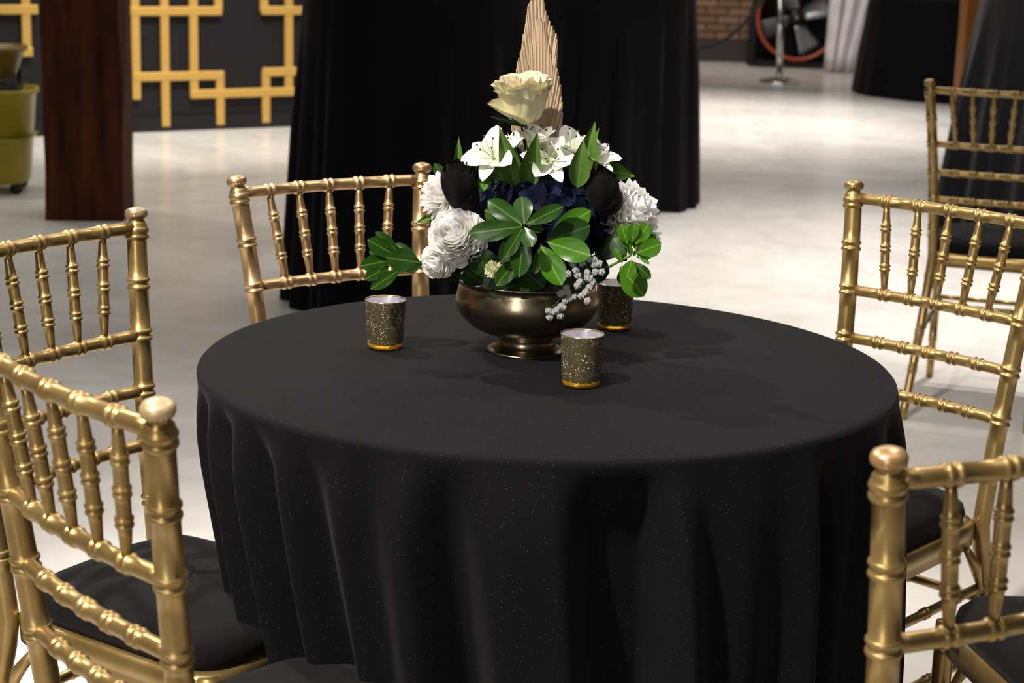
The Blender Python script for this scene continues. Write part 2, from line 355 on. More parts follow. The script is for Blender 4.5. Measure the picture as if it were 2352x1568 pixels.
def hidden_table(name, c, h, r, label, cat='table'):
    t = empty(name, c, 0, label, cat)
    b = MB(); b.lathe([(0, h-.03), (r, h-.03), (r, h-.006), (0, h-.006)], 48); b.build('table_top', HANDLE, t, False)
    b = MB(); b.tube([(0, 0, .03), (0, 0, h-.03)], .03, 14); b.build('column', DARKM, t)
    b = MB(); b.lathe([(0, 0), (r*.55, 0), (r*.55, .012), (.04, .035), (0, .035)], 32); b.build('base_plate', DARKM, t)
HT = 1.08
ct1 = (-.40, 4.0, 0); ct2 = (.355, 6.45, 0); ct3 = (2.265, 5.5, 0)
drape('cocktail_tablecloth', CLOTH2, ct1, .40, .452, HT, 15, .022, 5, 'black floor length cloth on the cocktail table directly behind the gold chair at back left')
drape('cocktail_tablecloth', CLOTH2, ct2, .37, .415, HT, 17, .022, 8, 'black floor length cloth on the farther cocktail table whose hem shows right of the flowers')
drape('cocktail_tablecloth', CLOTH2, ct3, .42, .55, HT, 15, .03, 12, 'black pleated floor length cloth behind the farthest gold chair at the right edge')
hidden_table('cocktail_table', ct1, HT, .36, 'cocktail table covered by black cloth, behind the gold chair at back left')
hidden_table('cocktail_table', ct2, HT, .36, 'cocktail table covered by black cloth, farther back right of the flowers')
hidden_table('cocktail_table', ct3, HT, .36, 'cocktail table covered by black cloth, behind the farthest gold chair')
drape('banquet_tablecloth', CLOTH2, (3.36, 12.62, 0), .72, .80, .76, 9, .012, 3, 'smooth black cloth to the floor on the distant round table beside the white drape')
hidden_table('banquet_table', (3.36, 12.62, 0), .76, .71, 'distant round banquet table under a smooth black cloth beside the white drape')
# white gathered drape
WD = at(1897, 150, 14.55); FY = 15.12
def white_drape():
    vs = []; fs = []; n = 72; rows = 16
    for i in range(rows+1):
        z = .02+2.2*i/rows; t = i/rows; wd = .31+.7*t; x0 = WD.x+.05*t
        for k in range(n+1):
            u = k/n; vs.append((x0+wd*u, 14.6-.15*u*u+.03*math.sin(u*26+1)+.012*math.sin(u*61), z-(.06*u if i == 0 else 0)*.3))
    for i in range(rows):
        for k in range(n): a = i*(n+1)+k; fs.append((a, a+1, a+n+2, a+n+1))
    b = MB(); b.add(vs, fs); o = b.build('white_drape', WHITEC); s = o.modifiers.new('thickness', 'SOLIDIFY'); s.thickness = .006
    tag(o, 'white gathered drape hanging to the floor between the drum fan and the distant black table', 'drape')
white_drape()

# ---------------------------------------------------------------- stanchions, rope, drum fan
def stanchion(c, tilt, label):
    t = empty('stanchion', c, 0, label, 'stanchion')
    b = MB(); b.lathe([(0, 0), (.172, 0), (.175, .008), (.165, .018), (.09, .035), (.035, .045), (.03, .055), (0, .055)], 40); b.build('base', CHROME, t)
    b = MB(); b.tube([(0, 0, .04), (tilt*.9, 0, .94)], .0255, 20); b.build('pole', CHROME, t)
    b = MB(); x = tilt*.9; b.lathe([(.026, 0), (.036, .0), (.036, .05), (.026, .055), (.03, .07), (.034, .085), (.02, .10), (0, .104)], 24, (x, 0, .9)); b.build('finial', CHROME, t)
sp0 = on_z(1790, 190)
stanchion(sp0, -.05, 'polished chrome stanchion with round base on the open floor in front of the drum fan')
stanchion((.62, 13.5, 0), 0, 'chrome stanchion hidden behind the far cocktail table holding the rope end')
a0 = Vector((sp0.x-.045, sp0.y, .93)); a1 = Vector((.64, 13.5, .93)); pts = []
for i in range(41):
    u = i/40; p = a0.lerp(a1, u); s = 2*u-1; p.z = .93-.67*(1-abs(s)**2.2); pts.append(p)
b = MB(); b.tube(pts, .017, 10); o = b.build('barrier_rope', VELVET); tag(o, 'black rope sagging from the chrome stanchion in front of the brick wall', 'rope')
fc = at(1828, 39, FY)
fan = empty('drum_fan', (fc.x, FY, 0), 0, 'black drum floor fan with orange rim and grey blades standing against the brick wall', 'fan')
RY = Matrix.Rotation(R(90), 4, 'X')
MF = Matrix.Translation((0, 0, fc.z)) @ RY
b = MB(); b.lathe([(.38, -.20), (.39, -.20), (.39, .2), (.38, .2), (.375, .18), (.375, -.18), (.38, -.2)], 56, M=MF); b.build('drum', DARKM, fan)
b = MB(); b.lathe([(.362, .18), (.386, .18), (.392, .2), (.386, .22), (.362, .22), (.356, .2), (.362, .18)], 56, M=MF); b.build('rim', ORANGE, fan)
b = MB(); b.lathe([(0, -.19), (.40, -.19)], 40, M=MF); b.build('back_plate', BLK, fan)
b = MB(); b.lathe([(0, -.15), (.07, -.15), (.075, .05), (.05, .07), (0, .07)], 24, M=MF); b.build('hub', DARKM, fan)
b = MB(); b.lathe([(0, .07), (.022, .07), (.02, .085), (0, .09)], 16, M=MF); b.build('hub_cap', CHROME, fan)
for ang in (22, 112, 205, 296):
    b = MB(); vs = []; fs = []
    for i in range(7):
        rr = .07+.27*i/6; wd = .05+.06*(i/6)
        for k in range(5):
            u = k/4-.5; vs.append((rr, u*wd*2, .02-.10*u+.012*math.cos(u*3)))
    for i in range(6):
        for k in range(4): a = i*5+k; fs.append((a, a+1, a+6, a+5))
    M = MF @ Matrix.Rotation(R(ang), 4, 'Z'); b.add([M @ Vector(v) for v in vs], fs)
    o = b.build('blade', BLADE, fan); s = o.modifiers.new('t', 'SOLIDIFY'); s.thickness = .004
b = MB(); b.box((-.36, -.2, 0), (.36, .2, .06)); b.box((-.42, -.12, .03), (-.38, .12, .5)); b.box((.38, -.12, .03), (.42, .12, .5)); b.box((-.42, -.16, 0), (.42, .16, .05)); b.build('stand', BLK, fan, False)

# ---------------------------------------------------------------- chiavari chairs
ZF, Z1, ZM, Z2, Z3, Z4, Z5 = .9252, .8966, .8194, .7486, .6711, .5952, .5155
WT, WB, LEAN, BOW, SPT, SPB = .1537, .1437, .052, .0103, .3294, .2999
LQ, WQ, BQ = -.00302, .01939, .01094
PR = .0138
def chair(name, c, th, kx, ky, label, gold=GOLD, seed=0, fing=None):
    fing = fing or gold
    root = empty(name, (c[0], c[1], 0), th, label, 'chair', 'gold bamboo style chairs with black cushions')
    def hw(z): t = (z-.45)/.45; return WB+(WT-WB)*t+WQ*t*t
    def P(a, z, bow=True):
        t = (z-.45)/.45; y = -LEAN*t-LQ*t*t-(BOW+BQ*(t-.5))*(1-a*a)*(1 if bow else 0)
        return Vector((a*hw(z)+kx*(z-.45), y+ky*(z-.45), z))
    def ringed(path, rings, r, rr, n, ends=None, gap=.0052, rw=.0028):
        """points and radii along path(t), length L; rings at t"""
        L = (Vector(path(1))-Vector(path(0))).length
        ts = set([i/n for i in range(n+1)]); prof = []
        for t in ts: prof.append((t, None))
        for t0 in rings:
            for s in (-1, 1):
                tc = t0+s*gap/L
                for d, k in ((-1.3*rw, 0), (-.9*rw, .6), (-.3*rw, 1), (.3*rw, 1), (.9*rw, .6), (1.3*rw, 0)): prof.append((tc+d/L, k))
        prof = [p for p in prof if p[1] is not None or all(abs(p[0]-t0) > (gap+1.6*rw)/L for t0 in rings)]
        prof.sort(key=lambda q: q[0]); pts = []; rad = []
        for t, k in prof:
            if t < 0 or t > 1: continue
            base = r(t) if callable(r) else r
            pts.append(path(t)); rad.append(base+(rr*(k or 0)))
        return pts, rad
    for s in (-1, 1):
        # back post running on as the rear leg, with finial
        b = MB(); ZS = .43
        def ptop(t, s=s): return P(s, ZS+(Z1-.018-ZS)*t, False)
        L = Z1-.018-ZS
        pts, rad = ringed(ptop, [(z-ZS)/L for z in (Z5, Z4, Z3, Z2, ZM)], PR, .0024, 14)
        low = []; lr = []
        foot = P(s, ZS, False); fx = s*.168; fy = -.175
        for i in range(13):
            u = i/12; z = ZS*u
            p = Vector((fx+(foot.x-fx)*u, fy+(foot.y-fy)*(1-(1-u)**1.55), z)); low.append(p); lr.append(.0115+(PR-.0115)*u)
        def plow(t): 
            x = t*12; i = min(int(x), 11); return low[i].lerp(low[i+1], x-i)
        p2, r2 = ringed(plow, [.3, .52, .72], lambda t: .0115+(PR-.0115)*t, .0022, 12)
        p2, r2 = p2[:-1], r2[:-1]
        axis = (P(s, Z1, False)-P(s, Z2, False)).normalized(); top = P(s, ZF, False)
        fin = [(-.0455, PR), (-.0435, .0163), (-.0405, .0165), (-.0385, .0142), (-.036, .0155), (-.0325, .0168), (-.029, .0155), (-.0275, .0138), (-.0245, .0142), (-.0215, .0118), (-.0185, .0106), (-.0165, .0112), (-.0145, .0145), (-.0115, .0158), (-.007, .0158), (-.0035, .0135), (-.0012, .009), (0, .003)]
        b.tube(p2+pts+[top+axis*d for d, _ in fin[:14]], r2+rad+[q for _, q in fin[:14]], 20)
        b.build('back_leg', gold, root)
        b = MB(); b.tube([top+axis*d for d, _ in fin[11:]], [q for _, q in fin[11:]], 20); fo = b.build('finial', fing, root)
        if fing is not gold: fo['label'] = 'worn paler finial'
        # front leg
        b = MB(); fl = lambda t, s=s: Vector((s*(.165+.006*(1-t)), .352+.012*(1-t)**2, .44*t))
        pts, rad = ringed(fl, [.28, .52, .74, .93], lambda t: .0108+.0028*t, .0022, 10); b.tube(pts, rad, 16); b.build('front_leg', gold, root)
    ringa = [(i-2)*SPT for i in range(5)]
    for z, nm, sp in ((Z1, 'top_rail', SPT), (Z2, 'back_rail', SPB), (Z3, 'back_rail', SPB), (Z4, 'back_rail', SPB)):
        b = MB(); path = lambda t, z=z: P(-.97+1.94*t, z)
        pts, rad = ringed(path, [((i-2)*sp+.97)/1.94 for i in range(5)], .0092 if z == Z1 else .0088, .0021, 16)
        b.tube(pts, rad, 16); b.build(nm, gold, root)
    for i in range(5):
        p1, p0 = P((i-2)*SPT, Z1-.006), P((i-2)*SPB, Z2+.006)
        def sr(t): return .0048+(.0074-.0048)*min(1, min(t, 1-t)/.26)
        b = MB(); pts, rad = ringed(lambda t: p0.lerp(p1, t), [.27, .5, .74], sr, .0018, 12, gap=.0034, rw=.002); b.tube(pts, rad, 14); b.build('spindle', gold, root)
    # seat frame with rounded members, then cushion
    b = MB(); loop = []
    def sq(t, x, yb, yf, e=.28):
        cx, cy = math.cos(t), math.sin(t); X = math.copysign(abs(cx)**e, cx); Y = math.copysign(abs(cy)**e, cy)
        ym = (yb+yf)/2; hy = (yf-yb)/2; wx = x*(1+.09*Y)
        return X*wx, ym+Y*hy
    n = 64; vs = []; fs = []
    sec = [(-.026, .409), (0, .405), (0.001, .437), (-.004, .442), (-.026, .442)]
    for k in range(n):
        t = 2*math.pi*k/n
        for d, z in sec:
            x, y = sq(t, .166+d, .0-d*1, .365+d); vs.append((x, y, z))
    m = len(sec)
    for k in range(n):
        for j in range(m): fs.append((k*m+j, ((k+1) % n)*m+j, ((k+1) % n)*m+(j+1) % m, k*m+(j+1) % m))
    b.add(vs, [tuple(reversed(f)) for f in fs]); b.build('seat_frame', gold, root)
    b = MB(); vs = []; fs = []; lay = [(.93, .436), (.99, .443), (1.01, .455), (.99, .468), (.93, .478), (.8, .484), (.5, .489), (.0, .491)]
    for f_, z in lay:
        for k in range(n):
            t = 2*math.pi*k/n; x, y = sq(t, .158, .012, .362, .36)
            vs.append((x*f_, .187+(y-.187)*f_, z+(.002*math.sin(5*t+seed) if f_ < .95 else 0)))
    for i in range(len(lay)-1):
        for k in range(n): fs.append((i*n+k, i*n+(k+1) % n, (i+1)*n+(k+1) % n, (i+1)*n+k))
    fs.append(tuple(range(n-1, -1, -1))); b.add(vs, fs); b.build('cushion', CUSH, root)
    # stretchers
    def st(p, q, rr_=(.25, .5, .75)):
        b = MB(); p, q = Vector(p), Vector(q); pts, rad = ringed(lambda t: p.lerp(q, t), rr_, .0075, .0018, 8); b.tube(pts, rad, 12); b.build('stretcher', gold, root)
    def rear(s, z):
        u = z/.43; f = P(s, .43, False); return Vector((s*.168+(f.x-s*.168)*u, -.175+(f.y+.175)*(1-(1-u)**1.55), z))
    for s in (-1, 1):
        st(rear(s, .33), (s*.167, .353, .33)); st(rear(s, .22), (s*.168, .356, .22))
    st((-.166, .353, .35), (.166, .353, .35)); st((-.168, .357, .25), (.168, .357, .25)); st(rear(-1, .30), rear(1, .30))
    # curved corner brackets under the seat frame
    for s in (-1, 1):
        b = MB(); b.tube([(s*.158, .012, .33), (s*.157, .03, .37), (s*.157, .06, .405)], [.004, .009, .006], 8); b.build('bracket', gold, root)
        b = MB(); b.tube([(s*.162, .342, .34), (s*.16, .322, .375), (s*.158, .29, .405)], [.004, .009, .006], 8)
        b.build('bracket', gold, root)
    return root
FINP = noise_mix(mat('worn_cream_gold', (.6, .46, .28), .4, .45), (.40, .29, .14), (.52, .39, .22), 25)
FINC = noise_mix(mat('chipped_gold', (.5, .4, .26), .4, .5), (.24, .17, .09), (.38, .29, .18), 60)
FINO = noise_mix(mat('worn_copper_gold', (.5, .3, .15), .32, .6), (.38, .17, .06), (.45, .30, .15), 35)
CH = [((-.4201, -.656), -.8603, .0493, -.0370, 'gold bamboo style chair at the near left, its back turned to the camera', GOLD),
      ((-.3067, .5707), 3.7981, .0182, -.0114, 'gold bamboo style chair with chipped finial at back left, behind the leftmost candle holder', GOLD2),
      ((-.6148, -.0018), -2.098, .0188, .0050, 'gold bamboo style chair cut by the left edge, below the dark timber pillar', GOLD),
      ((.5875, .4856), 2.3622, .0075, -.0188, 'gold bamboo style chair at the table\'s right side, facing the camera with an angled back', GOLD),
      ((.4075, -.8252), .5173, -.0014, .0585, 'gold bamboo style chair cut by the bottom right corner, nearest on the right', GOLD),
      ((.915, -.155), 1.76, 0, 0, 'gold bamboo style chair showing only its black cushion beyond the bottom right chair', GOLD),
      ((1.2394, 2.708), -.3465, -.0132, .0039, 'gold bamboo style chair farthest back, at the right edge before the black pleated cloth', GOLD)]
for i, (c, th, kx, ky, lab, g) in enumerate(CH): chair('chiavari_chair', c, th, kx, ky, lab, g, i, {0: FINP, 2: FINC, 4: FINO}.get(i))

# ---------------------------------------------------------------- main table and cloth
TZ = .762
hidden_table('round_table', (0, 0, 0), TZ-.002, .40, 'small round table under the black cloth that carries the flower centrepiece', 'table')
def main_cloth():
    seg = 540; vs = []; fs = []; RT = .4545
    prof = [0, .4, .8, .93, .975]
    for p in prof:
        for k in range(seg):
            a = 2*math.pi*k/seg; vs.append((p*RT*math.cos(a), p*RT*math.sin(a), TZ+.0006*math.sin(7*a)*p*math.sin(p*9)))
    for u in (.3, .7, 1.0):   # rounded edge
        an = u*math.pi/2
        for k in range(seg):
            a = 2*math.pi*k/seg; rr = RT-.008+.008*math.sin(an); vs.append((rr*math.cos(a), rr*math.sin(a), TZ-.008*(1-math.cos(an))))
    rows = 46
    def bumpf(a, a0, w): d = (a-a0+math.pi) % (2*math.pi)-math.pi; return math.exp(-(d/w)**2)
    # radial offset of the hem against azimuth in degrees (0 = right, -90 = towards the camera)
    kn = [(-180, 0), (-172, .012), (-166, -.010), (-159, .014), (-153, -.012), (-147, .017), (-142, -.012), (-136, .019), (-131.5, -.017), (-127, .020), (-123, -.013), (-118.5, .017), (-115, -.008), (-110.5, .015), (-107.5, .004), (-103, .022), (-98.5, -.020),
          (-93, .016), (-86.5, .014), (-81, -.028), (-75.5, -.030), (-71.3, .022), (-67, .004), (-62, .010), (-56, .004), (-50.5, .014), (-46, -.012), (-38, -.004), (-30, .016), (-22, -.014), (-13, .012),
          (-4, -.012), (6, .014), (16, -.014), (28, .014), (40, -.012), (54, .014), (68, -.012), (82, .014), (96, -.014), (112, .014), (126, -.012), (140, .014), (154, -.012), (166, .010), (173, -.004), (180, 0)]
    def prof_at(ad):
        ad = (ad+180) % 360-180
        for q in range(len(kn)-1):
            if kn[q][0] <= ad <= kn[q+1][0]:
                f = (ad-kn[q][0])/(kn[q+1][0]-kn[q][0]); f = f*f*(3-2*f); return kn[q][1]*(1-f)+kn[q+1][1]*f
        return 0
    for i in range(1, rows+1):
        t = i/rows; dz = t**1.1*(TZ-.008-.02); z = TZ-.008-dz
        for k in range(seg):
            a = 2*math.pi*k/seg; ad = math.degrees(a); ad = ad-360 if ad > 180 else ad
            pull = bumpf(a, R(-175), .55)*.24+bumpf(a, R(-130), .40)*.10+bumpf(a, R(38), .4)*.08+bumpf(a, R(105), .5)*.08
            base = RT-pull*min(dz, .42)+.020*t*(1-min(1, pull*6))
            sl = 20*math.exp(-((ad+158)/46)**2)
            s = prof_at(ad+sl*(1-t*1.15)+1.2*math.sin(t*5+ad*.05))
            g = (1-math.exp(-(dz/.045)**1.5))*(.6+.45*min(1, dz/.35))
            s += (.0016*math.sin(23*a+1+4*t)+.001*math.sin(53*a+5*t))*t
            rr = base+s*g*1.9; vs.append((rr*math.cos(a), rr*math.sin(a), z))
    n = len(vs)//seg
    for i in range(n-1):
        for k in range(seg): fs.append((i*seg+k, (i+1)*seg+k, (i+1)*seg+(k+1) % seg, i*seg+(k+1) % seg))
    b = MB(); b.add(vs, fs); o = b.build('tablecloth', CLOTH); tag(o, 'black cloth with deep folds to the floor on the round table under the flowers', 'tablecloth')
main_cloth()

# ---------------------------------------------------------------- bowl
BC = on_z(1207, 805, TZ)
bowl = empty('pedestal_bowl', (BC.x, BC.y, TZ+.0005), 0, 'antique bronze footed bowl holding the flowers at the middle of the table', 'bowl')
b = MB(); b.lathe([(0, .0), (.0515, .0), (.0525, .0015), (.0515, .003), (.047, .0035), (.0455, .005), (.042, .0065), (.038, .010), (.0365, .015), (.037, .019), (.040, .0225)], 96); b.build('foot', BOWLM, bowl)
b = MB(); b.lathe([(.040, .0225), (.048, .0245), (.058, .0275), (.070, .033), (.081, .041), (.089, .050), (.0942, .060), (.0955, .069), (.0945, .078), (.092, .086), (.0905, .091), (.0915, .0945), (.0938, .0975), (.0945, .0985), (.0935, .0995), (.0905, .098), (.089, .092), (.091, .080), (.092, .070), (.085, .05), (.06, .032), (0, .026)], 96); b.build('basin', BOWLM, bowl)
b = MB(); b.lathe([(.0885, .083), (.07, .105), (.04, .118), (0, .122)], 40); o = b.build('floral_foam', FOAM); o.location = (BC.x, BC.y, TZ); tag(o, 'dark moss and foam inside the bronze bowl under the flower stems', 'floral foam')

# ---------------------------------------------------------------- mercury glass candle holders
def mercury(name, c1, c2, seedv, rough=.18, metal=1.0):
    m = mat(name, c1, rough, metal); nt = m.node_tree; N = nt.nodes; L = nt.links; b = N['Principled BSDF']
    tc = N.new('ShaderNodeTexCoord'); mp = N.new('ShaderNodeMapping'); mp.inputs['Location'].default_value = (seedv, seedv*2, 0); L.new(tc.outputs['Object'], mp.inputs[0])
    fac = None
    for sc_, th, keep in ((520, .34, .5), (230, .30, .6)):
        v = N.new('ShaderNodeTexVoronoi'); v.inputs['Scale'].default_value = sc_; L.new(mp.outputs[0], v.inputs['Vector'])
        lt = N.new('ShaderNodeMapRange'); lt.inputs[1].default_value = th*.7; lt.inputs[2].default_value = th; lt.inputs[3].default_value = 1; lt.inputs[4].default_value = 0; L.new(v.outputs['Distance'], lt.inputs[0])
        s = N.new('ShaderNodeSeparateColor'); L.new(v.outputs['Color'], s.inputs[0]); g = N.new('ShaderNodeMath'); g.operation = 'GREATER_THAN'; g.inputs[1].default_value = keep; L.new(s.outputs[0], g.inputs[0])
        mu = N.new('ShaderNodeMath'); mu.operation = 'MULTIPLY'; L.new(lt.outputs[0], mu.inputs[0]); L.new(g.outputs[0], mu.inputs[1])
        if fac is None: fac = mu.outputs[0]
        else:
            mxx = N.new('ShaderNodeMath'); mxx.operation = 'MAXIMUM'; L.new(fac, mxx.inputs[0]); L.new(mu.outputs[0], mxx.inputs[1]); fac = mxx.outputs[0]
    nz = N.new('ShaderNodeTexNoise'); nz.inputs['Scale'].default_value = 45; L.new(mp.outputs[0], nz.inputs['Vector'])
    mr = N.new('ShaderNodeMapRange'); mr.inputs[1].default_value = .36; mr.inputs[2].default_value = .56; L.new(nz.outputs['Fac'], mr.inputs[0])
    m3 = N.new('ShaderNodeMath'); m3.operation = 'MULTIPLY'; L.new(fac, m3.inputs[0]); L.new(mr.outputs[0], m3.inputs[1])
    mx = N.new('ShaderNodeMix'); mx.data_type = 'RGBA'; mx.inputs['A'].default_value = (*c1, 1); mx.inputs['B'].default_value = (*c2, 1)
    L.new(m3.outputs[0], mx.inputs['Factor']); L.new(mx.outputs['Result'], b.inputs['Base Color'])
    m4 = N.new('ShaderNodeMapRange'); m4.inputs[3].default_value = metal; m4.inputs[4].default_value = .15; L.new(m3.outputs[0], m4.inputs[0]); L.new(m4.outputs[0], b.inputs['Metallic'])
    return m
AMBER = mat('amber_glass', (.95, .50, .03), .06, 0, .5, Transmission_Weight=.75, IOR=1.45)
SILV = mercury('silvered_inside', (.80, .78, .86), (.2, .17, .18), 3.3, .3, .8)
RIMG = mat('gilt_glass_rim', (.55, .42, .25), .15, .8)
def votive(px, py, seedv, label):
    c = on_z(px, py, TZ); v = empty('candle_holder', (c.x, c.y, TZ+.001), seedv, label, 'candle holder', 'gold mercury glass candle holders around the bowl')
    OUT = mercury('mercury_gold', (.27, .235, .125), (1, .90, .62), seedv, .24, .8)  # pale speckles paint in the light coming through holes in the coating
    b = MB(); b.lathe([(.0240, .0075), (.0244, .010), (.0273, .0635)], 64); b.build('glass_body', OUT, v)
    b = MB(); b.lathe([(.0273, .0635), (.0277, .0648), (.0272, .0658), (.0262, .0655), (.0258, .064)], 64); b.build('rim', RIMG, v)
    b = MB(); b.lathe([(.0258, .064), (.0232, .012), (.0215, .009), (0, .009)], 64); b.build('inner_lining', SILV, v)
    b = MB(); b.lathe([(0, 0), (.0215, .0), (.0235, .0012), (.0240, .004), (.02402, .0082), (.0225, .0088), (0, .0088)], 14); b.build('base', AMBER, v)
votive(884.5, 798, 1.0, 'gold speckled mercury glass candle holder standing alone left of the bronze bowl')
votive(1334, 884, 5.0, 'gold speckled mercury glass candle holder nearest the camera, front right of the bowl')
votive(1410, 753, 9.0, 'gold speckled mercury glass candle holder behind the bowl, under the right leaf sprig')

# ---------------------------------------------------------------- petals and leaves (unit meshes: base at 0, tip at y = 1)
def blade_mesh(name, m, wf, half=.2, cup=.25, curl=0.0, nt_=10, nx=6, wave=0.0, fold=0.0, twist=0.0):
    vs = []; fs = []
    for i in range(nt_+1):
        t = i/nt_; wd = wf(t)*half
        for k in range(nx+1):
            u = 2*k/nx-1; x = u*wd
            z = cup*wd*u*u+fold*abs(u)*wd - curl*t*t + wave*math.sin(t*9+u*2)*abs(u)*wd
            tw = twist*t; vs.append((x*math.cos(tw)-z*math.sin(tw)*0, t-.0*curl*t*t, z+x*math.sin(tw)))
    for i in range(nt_):
        for k in range(nx): a = i*(nx+1)+k; fs.append((a, a+1, a+nx+2, a+nx+1))
    b = MB(); b.add(vs, fs); return b.mesh(name, m)
obov = lambda t: (max(0, math.sin(math.pi*min(1, t**1.35)))**.62)*.98+.03*(1-t)
lance = lambda t: max(0, math.sin(math.pi*t**.75))**1.05+.05*(1-t)
spoon = lambda t: (.35+.65*min(1, t*1.8))*(1 if t < .72 else math.sqrt(max(0, 1-((t-.72)/.28)**2)))
rnd_p = lambda t: max(.0, math.sin(math.pi*(.12+.88*t)**.75))**.55 if t < 1 else 0
def orient(base, tip, nrm, wscale=1.0):
    base, tip = Vector(base), Vector(tip); y = tip-base; L = y.length; y.normalize(); n = Vector(nrm); n = (n-y*n.dot(y)).normalized(); x = y.cross(n)
    return Matrix(((x.x*L*wscale, y.x*L, n.x*L, base.x), (x.y*L*wscale, y.y*L, n.y*L, base.y), (x.z*L*wscale, y.z*L, n.z*L, base.z), (0, 0, 0, 1)))
TOCAM = Vector((0, -1, .25)).normalized()
LEAF_MESHES = {}
def leaf_me(kind):
    if kind not in LEAF_MESHES:
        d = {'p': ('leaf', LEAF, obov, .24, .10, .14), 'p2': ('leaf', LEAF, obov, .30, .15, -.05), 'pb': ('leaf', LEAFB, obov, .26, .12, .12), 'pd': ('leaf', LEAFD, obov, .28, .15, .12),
             'l': ('leaf', LANCE, lance, .15, .7, .12), 'lw': ('leaf', LANCE, lance, .14, 1.0, .2), 'lb': ('leaf', LEAFB, lance, .22, .4, .10)}[kind]
        LEAF_MESHES[kind] = blade_mesh(d[0], d[1], d[2], d[3], d[4], d[5], 12, 8, wave=.06)
    return LEAF_MESHES[kind]
def sprig(name, label, cat, hub, leaves, stem=None, group=None):
    """leaves: (basepx, basey, Yb, tipx, tipy, Yt, kind, widthscale)"""
    t = empty(name, at(*hub), 0, label, cat, group); org = t.location.copy()
    bpy.context.view_layer.update()
    for (bx, by, Yb, tx, ty, Yt, kind, ws) in leaves:
        p, q = at(bx, by, Yb)-org, at(tx, ty, Yt)-org
        n = TOCAM + Vector((0, 0, -.05)); link('leaf', leaf_me(kind), t, orient(p, q, n, ws))
    if stem:
        b = MB(); b.tube([at(*s)-org for s in stem], .0018, 8); b.build('stem', STEM, t)
    return t
BY = BC.y
HF = BY-.125
sprig('pittosporum_sprig', 'glossy green leaf rosette facing the camera at the front centre of the flowers', 'leaf sprig', (1203, 518, HF+.004), [
    (1204, 515, HF, 1198, 447, HF+.02, 'p', 1.35), (1200, 517, HF, 1119, 458, HF+.012, 'p', .95), (1198, 519, HF+.004, 1109, 480, HF+.022, 'p', 1.1), (1200, 520, HF-.002, 1077, 536, HF-.008, 'p', .85),
    (1208, 515, HF, 1292, 474, HF-.004, 'p', .85), (1212, 519, HF+.004, 1250, 528, HF+.004, 'p', 1.2), (1205, 522, HF-.006, 1223, 568, HF-.022, 'p2', 1.15), (1200, 523, HF-.006, 1161, 590, HF-.022, 'p', .85),
    (1199, 524, HF, 1150, 602, HF-.010, 'pd', .85), (1203, 526, HF-.002, 1192, 635, HF-.022, 'p', .95), (1196, 585, HF+.01, 1140, 655, HF-.006, 'p', .95)],
    [(1203, 518, HF+.004), (1206, 560, HF+.05), (1208, 640, BY-.05)])
H2 = BY-.105
sprig('pittosporum_sprig', 'dark green leaf cluster right of the centre rosette, overlapping the navy flowers', 'leaf sprig', (1243, 562, H2), [
    (1262, 545, H2, 1358, 482, H2+.01, 'pb', .9), (1252, 555, H2-.004, 1356, 518, H2-.004, 'pd', 1.1), (1258, 556, H2-.006, 1354, 586, H2-.03, 'pb', 1.05), (1243, 564, H2-.004, 1290, 652, H2-.03, 'pb', 1.05),
    (1243, 566, H2, 1228, 628, H2-.012, 'pb', .75), (1246, 570, H2+.012, 1322, 620, H2, 'pd', 1.0)], [(1243, 562, H2), (1240, 600, BY-.06), (1230, 650, BY-.04)])
HL = BY-.05
sprig('pittosporum_sprig', 'green leaf sprig reaching left over the table toward the back left chair', 'leaf sprig', (962, 602, HL), [
    (916, 578, HL, 864, 534, HL-.01, 'p', .8), (912, 588, HL, 847, 552, HL-.015, 'p', 1.1), (898, 597, HL, 832, 610, HL-.02, 'p', 1.15), (894, 611, HL, 841, 639, HL-.03, 'p', .8), (920, 618, HL, 855, 661, HL-.03, 'p', .75),
    (966, 603, HL-.004, 892, 592, HL-.03, 'p', 1.3), (962, 601, HL, 908, 559, HL, 'p', .8), (892, 590, HL+.01, 847, 577, HL+.01, 'pd', .9), (972, 602, HL, 930, 619, HL-.02, 'pd', .9)],
    [(1020, 612, BY-.03), (972, 602, HL), (900, 594, HL)])
HR = BY-.085
sprig('pittosporum_sprig', 'bright green leaf sprig at the right side above the rear candle holder', 'leaf sprig', (1450, 585, HR), [
    (1441, 560, HR, 1427, 515, HR, 'pb', 1.25), (1451, 558, HR, 1458, 511, HR-.004, 'pb', 1.06), (1460, 560, HR, 1490, 513, HR+.004, 'pb', 1.25), (1466, 564, HR+.004, 1509, 541, HR+.01, 'pb', 1.06), (1464, 580, HR-.006, 1518, 560, HR-.008, 'pb', 1.50),
    (1466, 587, HR, 1491, 605, HR-.01, 'pb', 0.62), (1456, 602, HR, 1494, 639, HR-.01, 'p', 1.00), (1452, 597, HR-.008, 1440, 636, HR-.02, 'pb', 1.56), (1430, 604, HR, 1412, 570, HR, 'pb', 0.88), (1424, 612, HR+.01, 1480, 679, HR-.004, 'pb', 1.31),
    (1449, 586, HR-.01, 1446, 558, HR-.014, 'lb', .9), (1455, 588, HR-.01, 1462, 572, HR-.014, 'lb', .9), (1438, 590, HR+.01, 1408, 545, HR+.02, 'pd', 1.38), (1446, 575, HR+.004, 1436, 524, HR+.006, 'pb', 1.38), (1458, 572, HR+.004, 1474, 518, HR+.004, 'pb', 1.38), (1462, 590, HR+.008, 1500, 580, HR+.01, 'p', 1.38), (1440, 600, HR+.006, 1425, 585, HR+.004, 'p', 1.50), (1450, 600, HR+.01, 1470, 640, HR+.01, 'pd', 1.50), (1440, 605, HR+.02, 1440, 660, HR+.02, 'pd', 1.50)],
    [(1330, 630, BY), (1400, 612, HR+.01), (1450, 585, HR)])
HA = BY-.03
